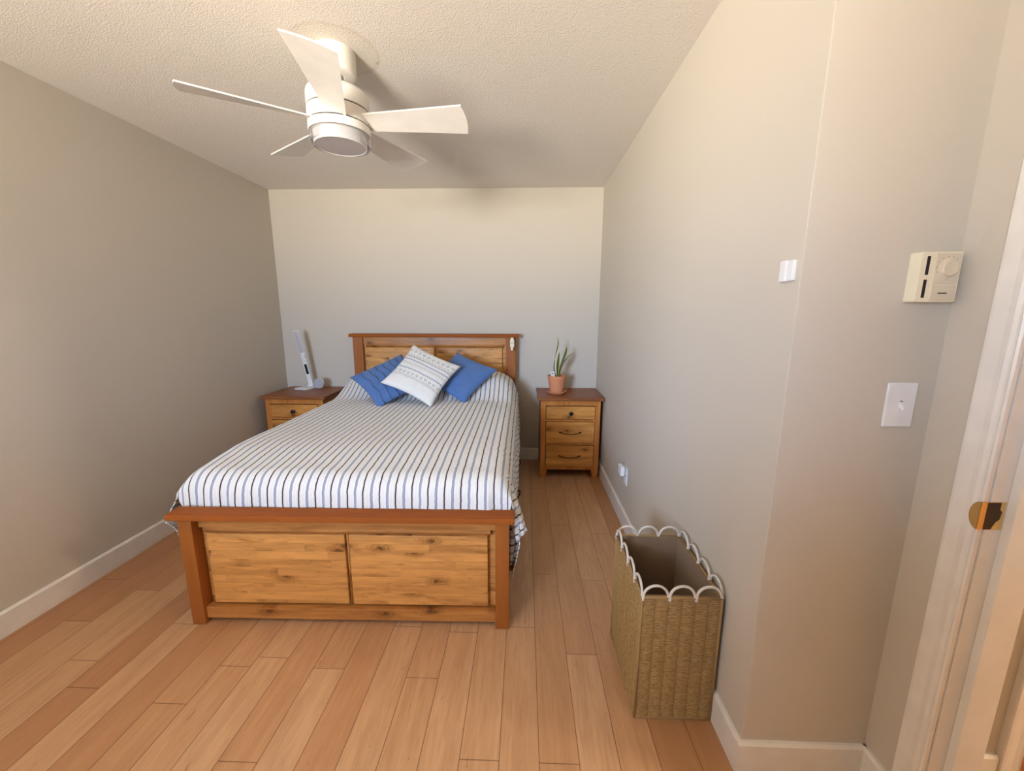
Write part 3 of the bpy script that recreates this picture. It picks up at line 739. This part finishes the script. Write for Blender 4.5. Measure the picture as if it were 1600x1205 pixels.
# ------------------------------------------------------------------ nightstands
def nightstand(label, loc):
    r = thing('nightstand', label, 'nightstand', loc, group='nightstands beside the bed')
    # local: x 0 at the middle, y 0 at the front of the body
    hw = .245; D = .425
    mb = MB(); mb.box(-hw-.030, hw+.030, -.028, D+.015, .676, .702, .008, 3); mb.build('top', M['ns_top'], r)
    mb = MB()
    # face frame with shaped feet
    mb.box(-hw, -hw+.040, 0, .022, .078, .676); mb.box(hw-.040, hw, 0, .022, .078, .676)
    mb.box(-hw+.040, hw-.040, 0, .022, .634, .676)
    mb.box(-hw+.040, hw-.040, 0, .022, .500, .516); mb.box(-hw+.040, hw-.040, 0, .022, .298, .311)
    mb.box(-hw+.040, hw-.040, 0, .022, .076, .104); 
    mb.build('face_frame', M['ns_frame'], r)
    mb = MB(); mb.box(-hw+.03, hw-.03, .0225, .026, .1, .65); mb.build('drawer_recess', M['dark_gap'], r)
    mb = MB(); mb.box(-hw, -hw+.018, .022, D, .078, .676); mb.box(hw-.018, hw, .022, D, .078, .676); mb.box(-hw+.018, hw-.018, D-.012, D, .078, .676); mb.box(-hw+.018, hw-.018, .022, D-.012, .078, .094)
    mb.build('cabinet_body', M['ns_frame'], r)
    for s in (-1, 1):
        mb = MB(); mb.prism([(s*hw, 0), (s*(hw-.042), 0), (s*(hw-.060), .078), (s*hw, .078)], 0, .024, 'y'); mb.prism([(.024, 0), (.024+.030, 0), (.024+.045, .078), (.024, .078)], s*hw, s*(hw-.022), 'x'); mb.build('foot', M['ns_frame'], r)
        mb = MB(); mb.box(min(s*hw, s*(hw-.04)), max(s*hw, s*(hw-.04)), D-.045, D, 0, .078); mb.build('foot', M['ns_frame'], r)
    for k, (z0, z1) in enumerate(((.519, .630), (.314, .497), (.106, .294))):
        mb = MB(); mb.box(-hw+.0445, hw-.0445, -.008, .020, z0+.001, z1-.0025, .004); dr = mb.build('drawer', M['ns_front'], r)
        zc = (z0+z1)/2-.002
        if k == 0:
            mb = MB(); Mx = Matrix.Translation((0, -.010, zc)) @ Matrix.Rotation(PI/2, 4, 'X')
            mb.lathe([(0, .0), (.010, 0), (.0085, .003), (.006, .010), (.012, .014), (.0170, .019), (.0165, .024), (.009, .028), (0, .029)], 24, Mx); kn = mb.build('knob', M['black_metal'], dr)
        else:
            pts = [(-.086+.172*i/24, -.010-.024*math.sin(PI*i/24)**.55, zc+.004-.010*math.sin(PI*i/24)) for i in range(25)]
            mb = MB(); mb.tube(pts, lambda t: .0032+.0018*abs(2*t-1)**4, 8); mb.ball((-.086, -.012, zc+.004), .008, .004, .006, 12); mb.ball((.086, -.012, zc+.004), .008, .004, .006, 12); mb.build('handle', M['black_metal'], dr)
    return r
nightstand('three drawer pine nightstand right of the bed, holding the potted plant', (.387, 3.200, 0))
nightstand('pine nightstand left of the bed, half hidden, holding the desk lamp', (-1.920, 3.172, 0))

# ------------------------------------------------------------------ plant on the right nightstand
TZ = .7022
sc = MB(); sc.lathe([(0, 0), (.062, 0), (.082, .014), (.086, .024), (.082, .026), (.076, .018), (.058, .007), (0, .007)], 48)
tag(sc.build('plant_saucer', M['terracotta'], loc=(.281, 3.375, TZ)), 'pale terracotta saucer under the plant pot on the nightstand', 'saucer')
pl = thing('potted_plant', 'small snake plant in a terracotta pot on the right nightstand', 'plant', (.281, 3.375, TZ+.0072))
mb = MB(); mb.lathe([(0, 0), (.052, 0), (.055, .003), (.0745, .118), (.0775, .120), (.080, .148), (.078, .150), (.072, .149), (.069, .120), (.050, .010), (0, .010)], 48); mb.build('pot', M['terracotta'], pl)
mb = MB(); mb.lathe([(0, .132), (.03, .136), (.066, .128), (.0693, .118), (.060, .116), (0, .116)], 32); mb.build('soil', M['soil'], pl)
def leaf(path, wmax, facing, twist=0.0, cup=.25):
    P = [Vector(p) for p in path]; n = 28
    def cr_(t):
        k = t*(len(P)-1); i = min(int(k), len(P)-2); f = k-i
        p0, p1, p2, p3 = P[max(i-1, 0)], P[i], P[i+1], P[min(i+2, len(P)-1)]
        return .5*((2*p1)+(p2-p0)*f+(2*p0-5*p1+4*p2-p3)*f*f+(3*p1-p0-3*p2+p3)*f**3)
    mb = MB()
    for side in (0, 1):
        def fn(a, b):
            c = cr_(b); tg = (cr_(min(1, b+.02))-cr_(max(0, b-.02))).normalized()
            fa = facing+twist*b; nrm = Vector((math.sin(fa), -math.cos(fa), 0)); w = tg.cross(nrm).normalized(); nn = w.cross(tg)
            ww = wmax*(.45+.55*sst(0, .45, b))*(1-max(0, (b-.55)/.45)**1.7)+.0006
            q = 2*a-1
            return c + w*ww*q + nn*(cup*ww*q*q*1.0 + (side*.0018 if abs(q) < .99 else 0))
        mb.grid(fn, 8, n)
    return mb.build('leaf', M['leaf'], pl)
L_ = lambda x, z, y=0.0: (x-.281, y, z-TZ-.0072)
leaf([L_(.268, .83), L_(.252, .92, -.02), L_(.255, .995, -.02), L_(.268, 1.055, -.015), L_(.284, 1.12, -.01), L_(.283, 1.185, -.005)], .0130, .5, 2.2)
leaf([L_(.287, .83), L_(.284, .92, -.01), L_(.289, .99, -.01), L_(.297, 1.06, -.005)], .0140, .1, .25)
leaf([L_(.296, .83, .01), L_(.315, .93, .012), L_(.342, 1.01, .015), L_(.356, 1.06, .015), L_(.360, 1.108, .012)], .0150, -.3, .5)
leaf([L_(.293, .83, -.01), L_(.303, .90, -.012), L_(.328, .965, -.015), L_(.364, 1.018, -.018), L_(.403, 1.058, -.02)], .0115, .9, .3)
mb = MB(); mb.box(-.036, -.002, -.0405, -.0395, .125, .190, 0, 2, Matrix.Rotation(-.12, 4, 'Y')); tgm = mb.build('care_tag', M['white_plastic'], pl)
mb = MB()
Rt = Matrix.Rotation(-.12, 4, 'Y')
mb.box(-.030, -.012, -.0412, -.0407, .168, .180, 0, 2, Rt); mb.box(-.036, -.020, -.0412, -.0407, .130, .142, 0, 2, Rt); mb.box(-.034, -.008, -.0412, -.0407, .150, .152, 0, 2, Rt); mb.box(-.034, -.008, -.0412, -.0407, .156, .158, 0, 2, Rt)
mb.build('printed_lines', plain('tag_green_print', (.16, .22, .18), .6), tgm)

# ------------------------------------------------------------------ desk lamp and round speaker
lp = thing('desk_lamp', 'white folding desk lamp with a small dark display, left nightstand', 'lamp', (-1.985, 3.480, TZ))
Mz = Matrix.Rotation(-.28, 4, 'Z')
mb = MB(); mb.box(-.068, .062, -.060, .082, 0, .014, .005, 3, Mz); mb.build('base', M['white_plastic'], lp)
mb = MB(); mb.box(-.02, .034, .045, .078, .013, .030, .004, 2, Mz); mb.build('hinge_block', M['white_plastic'], lp)
def slab(a, b, w, th, bev, mb, yaw=0.0):
    """flat bar from a to b, its broad face to the viewer"""
    a = Vector(a); b = Vector(b); d = b-a; L = d.length; d.normalize(); wv = d.cross(Vector((math.sin(yaw), math.cos(yaw), 0))).normalized(); nv = wv.cross(d)
    R = Matrix((wv, nv, d)).transposed().to_4x4(); R.translation = a
    mb.box(-w/2, w/2, -th/2, th/2, 0, L, bev, 2, R); return R, L
A0 = (.030, .050, .022); A1 = (.000, .025, .262)
mb = MB(); RR, LL = slab(A0, A1, .041, .016, .003, mb); st = mb.build('stem', M['white_plastic'], lp)
mb = MB(); mb.box(-.0125, .0125, -.0092, -.0076, LL*.46, LL*.84, .0006, 1, RR)
ds = mb.build('display', M['screen_dark'], st)
A2 = (-.004, .010, .318)
mb = MB(); slab(A1, A2, .036, .018, .004, mb); mb.tube([(-.022, .025, .262), (.022, .025, .262)], .012, 14); mb.tube([(-.024, .010, .318), (.020, .010, .318)], .011, 14)
mb.ball((0.0, .007, .268), .003); mb.ball((-.002, -.006, .302), .003); mb.build('knuckle', M['white_plastic'], lp)
A3 = (-.028, -.030, .525)
mb = MB(); R2, L2 = slab(A2, A3, .044, .010, .003, mb); hd = mb.build('lamp_head', M['white_plastic'], lp)
mb = MB(); mb.box(-.019, .019, -.0062, -.0050, .012, L2-.006, .0004, 1, R2); dfm = mb.build('diffuser', M['lamp_grey'], hd); dfm['label'] = 'grey light diffuser'
spk = thing('round_speaker', 'grey round disc speaker leaning beside the desk lamp', 'speaker', (-1.862, 3.505, TZ))
tilt = Matrix.Translation((0, 0, .049)) @ Matrix.Rotation(-.16, 4, 'Z') @ Matrix.Rotation(PI/2-.12, 4, 'X')
mb = MB(); mb.lathe([(0, .0), (.043, 0), (.048, .004), (.0495, .012), (.048, .020), (.046, .022)], 48, tilt); mb.build('shell', M['white_plastic'], spk)
mb = MB(); mb.lathe([(.046, .0215), (.0475, .024), (.043, .0275), (0, .0285)], 48, tilt); mb.build('grille', M['speaker_grey'], spk)
mb = MB(); mb.box(-.018, .018, -.004, .016, 0, .018, .004); mb.build('stand', M['white_plastic'], spk)

# ------------------------------------------------------------------ white remote holder on the headboard post
rh = thing('wall_clip', 'small white plastic clip fixed on the headboard post, top right', 'clip', (-.106, 3.487, 1.118))
mb = MB(); mb.box(-.019, .018, -.016, .0, -.028, .038, .004); mb.box(-.014, .012, -.010, 0, .036, .056, .003); mb.build('clip_body', M['almond_plastic'], rh)
mb = MB(); mb.box(-.013, .009, -.014, .0, -.056, -.026, .003); mb.build('clip_tongue', M['almond_plastic'], rh)
mb = MB(); mb.box(-.012, .013, -.019, -.015, .012, .036, .002); mb.build('clip_button', M['almond_plastic'], rh)
mb = MB(); mb.box(-.012, .013, -.0172, -.0155, .0085, .0115); mb.build('slot', M['dark_gap'], rh)

# ------------------------------------------------------------------ black straps showing beside the bed
bin_ = thing('storage_bag', 'black bag under the bed, its loop handles showing beside the spread', 'bag', (-.36, 2.80, 0))
mb = MB(); mb.box(-.28, .245, -.58, .58, .002, .135, .02, 3); mb.build('bag_body', fabric('black_nylon', (.012, .012, .013)), bin_)
def loop(y, z, r, x=.245):
    pts = [(x-.01+(.075)*math.sin(PI*i/20), y+r*math.cos(PI*i/20), z-.0+ .115*math.sin(PI*i/20)) for i in range(21)]
    mb = MB(); mb.tube(pts, .0055, 8); return mb.build('loop_handle', M['black_metal'], bin_)
def ring(x, y, z, r):
    pts = [(x+.010*math.cos(a)+r*math.sin(a)*.55, y-r*.6*math.cos(a), z+r*math.sin(a-.0)) for a in [2*PI*i/28 for i in range(28)]]
    mb = MB(); mb.tube(pts, .0045, 8, closed=True); return mb.build('loop_handle', M['black_metal'], bin_)
ring(.318, -.36, .200, .034); ring(.318, .40, .120, .026)
mb = MB(); mb.tube([(.235, -.36, .10), (.262, -.36, .13), (.300, -.36, .175)], .004, 8); mb.build('strap', M['black_metal'], bin_)
mb = MB(); mb.tube([(.235, .40, .08), (.262, .40, .09), (.304, .40, .10)], .004, 8); mb.build('strap', M['black_metal'], bin_)

# ------------------------------------------------------------------ woven hamper
hx0, hx1, hy0, hy1, hz = .392, .650, 1.162, 1.528, .472
hp = thing('laundry_hamper', 'tall rectangular woven sea-grass hamper with white scalloped rim by the wall', 'basket', ((hx0+hx1)/2, (hy0+hy1)/2, 0))
hw_, hd_ = (hx1-hx0)/2, (hy1-hy0)/2
def woven_side(p0, p1, n):
    """one woven face between two bottom corners, facing n; real relief of rope strands over stakes"""
    p0 = Vector(p0); p1 = Vector(p1); n = Vector(n); L = (p1-p0).length
    rows = 58; sp_ = hz/rows; cols = max(3, round(L/.043)); cw = L/cols
    nu, nv = cols*8, rows*4
    b = bmesh.new(); lay = b.verts.layers.float.new('hgt'); V = []
    for i in range(nu+1):
        col = []
        for j in range(nv+1):
            u = i/nu*L; z = j/nv*hz
            wob = .0016*noise.noise(Vector((u*40, z*24, n.x*5+n.y*9)))
            c = u/cw; ci = int(min(c, cols-1e-6)); wave = math.sin(PI*(c-ci))
            rz = (z+wob)/sp_ + .5*(ci % 2)
            strand = abs(math.sin(PI*rz))**.7
            h = strand*(.25+.75*wave**.6)*(.8+.2*noise.noise(Vector((int(rz)*7.1, ci*3.3, n.x))))
            edge = min(1, i/3, (nu-i)/3)
            v = b.verts.new(p0.lerp(p1, i/nu)+Vector((0, 0, z))+n*(.0060*h*edge+.0006*noise.noise(Vector((u*300, z*300, 1))))); v[lay] = h
            col.append(v)
        V.append(col)
    for i in range(nu):
        for j in range(nv): b.faces.new((V[i][j], V[i+1][j], V[i+1][j+1], V[i][j+1]))
    return b
mb = MB()
for p0, p1, n in (((-hw_, -hd_, 0), (hw_, -hd_, 0), (0, -1, 0)), ((hw_, -hd_, 0), (hw_, hd_, 0), (1, 0, 0)), ((hw_, hd_, 0), (-hw_, hd_, 0), (0, 1, 0)), ((-hw_, hd_, 0), (-hw_, -hd_, 0), (-1, 0, 0))):
    mb._merge(woven_side(p0, p1, n))
mb.box(-hw_+.002, hw_-.002, -hd_+.002, hd_-.002, .002, .010)
bod = mb.build('woven_body', M['weave'], hp)
mb = MB()
for x in (-hw_, hw_):
    for y in (-hd_, hd_): mb.tube([(x, y, .002), (x, y, hz)], .0045, 8)
for z in (.005, hz):
    q = [(-hw_, -hd_, z), (hw_, -hd_, z), (hw_, hd_, z), (-hw_, hd_, z)]
    for i in range(4): mb.tube([q[i], q[(i+1) % 4]], .0050, 8)
mb.build('edge_rope', M['weave_rope'], hp)
mb = MB(); g = .007
mb.box(-hw_+g, -hw_+g+.003, -hd_+g, hd_-g, .012, hz+.002); mb.box(hw_-g-.003, hw_-g, -hd_+g, hd_-g, .012, hz+.002)
mb.box(-hw_+g+.003, hw_-g-.003, -hd_+g, -hd_+g+.003, .012, hz+.002); mb.box(-hw_+g+.003, hw_-g-.003, hd_-g-.003, hd_-g, .012, hz+.002); mb.box(-hw_+g+.003, hw_-g-.003, -hd_+g+.003, hd_-g-.003, .012, .016)
mb.build('lining', M['lining'], hp)
def scallops(p0, p1, n):
    p0 = Vector(p0); p1 = Vector(p1)
    for k in range(n):
        a = p0.lerp(p1, k/n); b = p0.lerp(p1, (k+1)/n); pts = []
        for i in range(19):
            th = PI*i/18; t_ = .5-.5*math.cos(th); p = a.lerp(b, .03+.94*t_); pts.append((p.x, p.y, hz-.004+.046*math.sin(th)**.85))
        mb = MB(); mb.tube(pts, .0043, 8); mb.tube([(pts[0][0], pts[0][1], hz-.012), (pts[0][0], pts[0][1], hz+.006)], .0060, 8); mb.build('scallop_loop', M['rope'], hp)
scallops((-hw_, -hd_, 0), (hw_, -hd_, 0), 3); scallops((hw_, -hd_, 0), (hw_, hd_, 0), 4)
scallops((hw_, hd_, 0), (-hw_, hd_, 0), 3); scallops((-hw_, hd_, 0), (-hw_, -hd_, 0), 4)

# ------------------------------------------------------------------ wall fittings
def rounded(w, h, r, n=5):
    pts = []
    for cx, cy, a0 in ((w/2-r, h/2-r, 0), (-w/2+r, h/2-r, PI/2), (-w/2+r, -h/2+r, PI), (w/2-r, -h/2+r, 1.5*PI)):
        for i in range(n+1): a = a0+PI/2*i/n; pts.append((cx+r*math.cos(a), cy+r*math.sin(a)))
    return pts
# thermostat
th = thing('thermostat', 'cream wall thermostat with round dial above the light switch', 'thermostat', (.9625, YN, 1.468))
mb = MB(); mb.prism(rounded(.092, .114, .003), -.030, 0, 'y', .0015); mb.build('case', M['almond_plastic'], th)
mb = MB(); mb.box(-.014, .042, -.0315, -.029, -.016, .053, .0012); mb.box(-.014, .042, -.0315, -.029, -.0535, -.0185, .0012); mb.build('face_plate', M['almond_face'], th)
mb = MB(); mb.box(-.0335, -.0265, -.0306, -.029, .005, .047); mb.box(-.0335, -.0265, -.0306, -.029, -.047, -.006); mb.build('vent_slot', M['dark_gap'], th)
Md = Matrix.Translation((.0160, -.031, .0200)) @ Matrix.Rotation(PI/2, 4, 'X')
mb = MB(); mb.lathe([(0, 0), (.0220, 0), (.0215, .003), (.0185, .0035), (.0178, .0070), (.0165, .0080), (.0150, .0074), (0, .0068)], 40, Md); mb.build('dial', M['almond_face'], th)
for k in range(7):
    a = math.radians(200-k*25); x = .016+.0262*math.cos(a); z = .020+.0262*math.sin(a)
    if x < .040: mb = MB(); mb.box(x-.0010, x+.0010, -.0320, -.0313, z-.0006, z+.0006); mb.build('dial_mark', M['print'], th)
mb = MB(); mb.box(.0155, .0175, -.0320, -.0313, -.0072, -.0060)
mb.build('dial_mark', M['print'], th)
mb = MB()
for i in range(7): mb.box(.0025+i*.0029, .0025+i*.0029+.0024, -.0320, -.0313, -.0382, -.0352)
mb.build('printed_marks', M['print'], th)
# light switch
sw = thing('light_switch', 'white toggle light switch plate on the wall beside the door frame', 'light switch', (.951, YN, 1.157))
mb = MB(); b = rounded(.072, .114, .003); mb.prism(b, -.0060, 0, 'y', .0028, None, 3); mb.build('switch_plate', M['white_plastic'], sw)
mb = MB(); mb.box(-.0052, .0052, -.0068, -.0055, -.0125, .0125, .0004); mb.build('toggle_collar', M['white_plastic'], sw)
mb = MB(); mb.prism([(-.0060, -.004), (-.0060, .008), (-.021, -.006), (-.0190, -.013)], -.0042, .0042, 'x', .001); mb.build('toggle', M['white_plastic'], sw)
mb = MB(); mb.box(-.0040, .0040, -.0072, -.0066, .0085, .0108); mb.build('printed_mark', M['print'], sw)
for z in (.0300, -.0300):
    mb = MB(); mb.lathe([(0, 0), (.0030, 0), (.0026, .0012), (0, .0014)], 16, Matrix.Translation((0, -.0060, z)) @ Matrix.Rotation(PI/2, 4, 'X')); mb.build('screw', M['white_plastic'], sw)
# contact sensor on the long right wall near its corner
cs = thing('contact_sensor', 'small white two-piece sensor on the right wall near its outer corner', 'sensor', (XR, 1.053, 1.489))
mb = MB(); mb.box(-.013, 0, -.001, .024, -.026, .026, .003); mb.build('sensor_body', M['white_plastic'], cs)
mb = MB(); mb.box(-.010, 0, -.024, -.003, -.025, .025, .003); mb.build('magnet', M['white_plastic'], cs)
# outlet with a plugged-in cube
ou = thing('wall_outlet', 'white outlet cover low on the right wall behind the hamper', 'outlet', (XR, 2.450, .350))
mb = MB(); mb.box(-.006, 0, -.036, .036, -.060, .060, .002); mb.build('cover_plate', M['white_plastic'], ou)
mb = MB(); mb.box(-.009, -.0055, -.017, .017, .008, .040, .003); mb.box(-.009, -.0055, -.017, .017, -.040, -.008, .003); mb.build('socket', M['white_plastic'], ou)
pg = thing('plug_in_adapter', 'white square adapter plugged into the low wall outlet', 'adapter', (XR-.009, 2.458, .385))
mb = MB(); mb.box(-.034, -.006, -.034, .036, -.034, .030, .006, 3); mb.build('adapter_body', M['white_plastic'], pg)
mb = MB(); mb.box(-.007, 0, -.016, .016, -.040, .016, .002); mb.build('plug_neck', M['white_plastic'], pg)
mb = MB(); mb.ball((-.034, .010, .018), .002, .003, .003, 10); mb.ball((-.034, .010, -.008), .002, .003, .003, 10); mb.ball((-.034, -.006, -.020), .002, .003, .003, 10); mb.build('button', plain('pale_grey_button', (.55, .56, .6), .4), pg)

# ------------------------------------------------------------------ bookcase added behind the viewpoint, unseen, only to shade the alcove wall
bk = thing('shade_blocker', 'added white shelf-like bookcase standing behind the viewpoint, near the window', 'shade_blocker', (-.33, -.42, 0))
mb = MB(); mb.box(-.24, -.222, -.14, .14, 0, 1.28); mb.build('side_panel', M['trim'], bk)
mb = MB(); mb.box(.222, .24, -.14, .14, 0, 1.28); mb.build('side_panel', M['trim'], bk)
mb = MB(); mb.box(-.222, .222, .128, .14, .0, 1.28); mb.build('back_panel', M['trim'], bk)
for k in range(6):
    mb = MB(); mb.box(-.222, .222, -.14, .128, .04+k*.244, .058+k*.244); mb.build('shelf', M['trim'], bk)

# ------------------------------------------------------------------ ceiling fan
FXc, FYc = -.791, 1.829; KF = 1.05
fan = thing('ceiling_fan', 'white five-blade ceiling fan with a round light under its motor', 'ceiling fan', (FXc, FYc, ZC))
z_ = lambda z: 1.383+KF*(z-1.383)-ZC
mb = MB(); mb.lathe([(0, 0), (.0805, 0), (.0805, -.076), (.077, -.086), (.068, -.091), (.032, -.091), (.024, -.080), (0, -.080)], 64); cp = mb.build('canopy', M['fan_white'], fan)
mb = MB(); mb.ball((0, 0, -.082), .023); mb.build('hanger_ball', M['fan_white'], cp)
mb = MB(); mb.lathe([(r_*KF, q_) for r_, q_ in [(.012, -.085), (.012, z_(2.238))]], 24); mb.lathe([(r_*KF, q_) for r_, q_ in [(.026, z_(2.262)), (.026, z_(2.243))]], 24); mb.build('downrod', M['fan_white'], fan)
mb = MB(); mb.lathe([(r_*KF, q_) for r_, q_ in [(0, z_(2.246)), (.030, z_(2.246)), (.108, z_(2.244)), (.115, z_(2.238)), (.118, z_(2.228)), (.118, z_(2.180)), (.112, z_(2.1795)), (0, z_(2.1795))]], 72); mo = mb.build('motor_housing', M['fan_white'], fan)
mb = MB(); mb.lathe([(r_*KF, q_) for r_, q_ in [(.1130, z_(2.182)), (.1130, z_(2.119))]], 72); mb.build('seam_gap', M['dark_gap'], fan)
mb = MB(); mb.lathe([(r_*KF, q_) for r_, q_ in [(0, z_(2.1750)), (.112, z_(2.1750)), (.118, z_(2.1745)), (.118, z_(2.1265)), (.112, z_(2.126)), (0, z_(2.126))]], 72); mb.build('blade_hub', M['fan_white'], fan)
mb = MB(); mb.lathe([(r_*KF, q_) for r_, q_ in [(0, z_(2.1215)), (.112, z_(2.1215)), (.118, z_(2.121)), (.118, z_(2.096)), (.114, z_(2.092)), (0, z_(2.092))]], 72); lr = mb.build('light_housing', M['fan_white'], fan)
mb = MB(); mb.lathe([(r_*KF, q_) for r_, q_ in [(.104, z_(2.092)), (.1165, z_(2.092)), (.1180, z_(2.085)), (.1180, z_(2.060)), (.1150, z_(2.052)), (.1000, z_(2.050)), (.0975, z_(2.054)), (.104, z_(2.064)), (.104, z_(2.092))]], 72); mb.build('clear_ring', M['clear'], lr)
mb = MB(); mb.tube([(.0985*KF*math.cos(2*PI*i/64), .0985*KF*math.sin(2*PI*i/64), z_(2.0500)) for i in range(64)], .0016, 8, closed=True); mb.build('lens_rim', M['white_plastic'], lr)
mb = MB(); mb.lathe([(r_*KF, q_) for r_, q_ in [(.1000, z_(2.092)), (.1000, z_(2.056)), (.0985, z_(2.0515)), (.0960, z_(2.0505)), (0, z_(2.0500))]], 72); mb.build('lens_wall', M['white_plastic'], lr)
mb = MB(); mb.lathe([(.0960*KF, z_(2.0508)), (.0955*KF, z_(2.0495)), (0, z_(2.0490))], 64); mb.build('lens', M['diffuser'], lr)
def blade(th0):
    """a trapezoid blade; its leading edge stands higher than the trailing one"""
    tip = 0.516*KF
    def pt(r, a, z): return Vector((r*math.cos(th0+a), r*math.sin(th0+a), z))
    zt, zb = z_(2.152), z_(2.118)
    c = [pt(.106*KF, math.radians(-12), zt-.002), pt(tip, .005, zt), pt(tip, .300, zb), pt(.110*KF, math.radians(30), zb+.006)]
    mb = MB(); b = bmesh.new(); n = 12; th = .0055
    top, bot = [], []
    for i in range(n+1):
        s = i/n; row_t, row_b = [], []
        for j in range(9):
            q = j/8
            p = c[0].lerp(c[1], s).lerp(c[3].lerp(c[2], s), q)
            if i == n: pass
            bow = .010*math.sin(PI*q)*s
            d = Vector((math.cos(th0+.15), math.sin(th0+.15), 0)); p = p + d*bow*(1 if s > .5 else s)
            row_t.append(b.verts.new(p+Vector((0, 0, th/2)))); row_b.append(b.verts.new(p-Vector((0, 0, th/2))))
        top.append(row_t); bot.append(row_b)
    for i in range(n):
        for j in range(8):
            b.faces.new((top[i][j], top[i+1][j], top[i+1][j+1], top[i][j+1])); b.faces.new((bot[i][j], bot[i][j+1], bot[i+1][j+1], bot[i+1][j]))
    for i in range(n):
        b.faces.new((top[i][0], bot[i][0], bot[i+1][0], top[i+1][0])); b.faces.new((top[i][8], top[i+1][8], bot[i+1][8], bot[i][8]))
    for j in range(8):
        b.faces.new((top[0][j], top[0][j+1], bot[0][j+1], bot[0][j])); b.faces.new((top[n][j], bot[n][j], bot[n][j+1], top[n][j+1]))
    bmesh.ops.recalc_face_normals(b, faces=b.faces[:])
    mb._merge(b); return mb.build('blade', M['fan_white'], fan)
for i in range(5): blade(-1.447-i*2*PI/5)
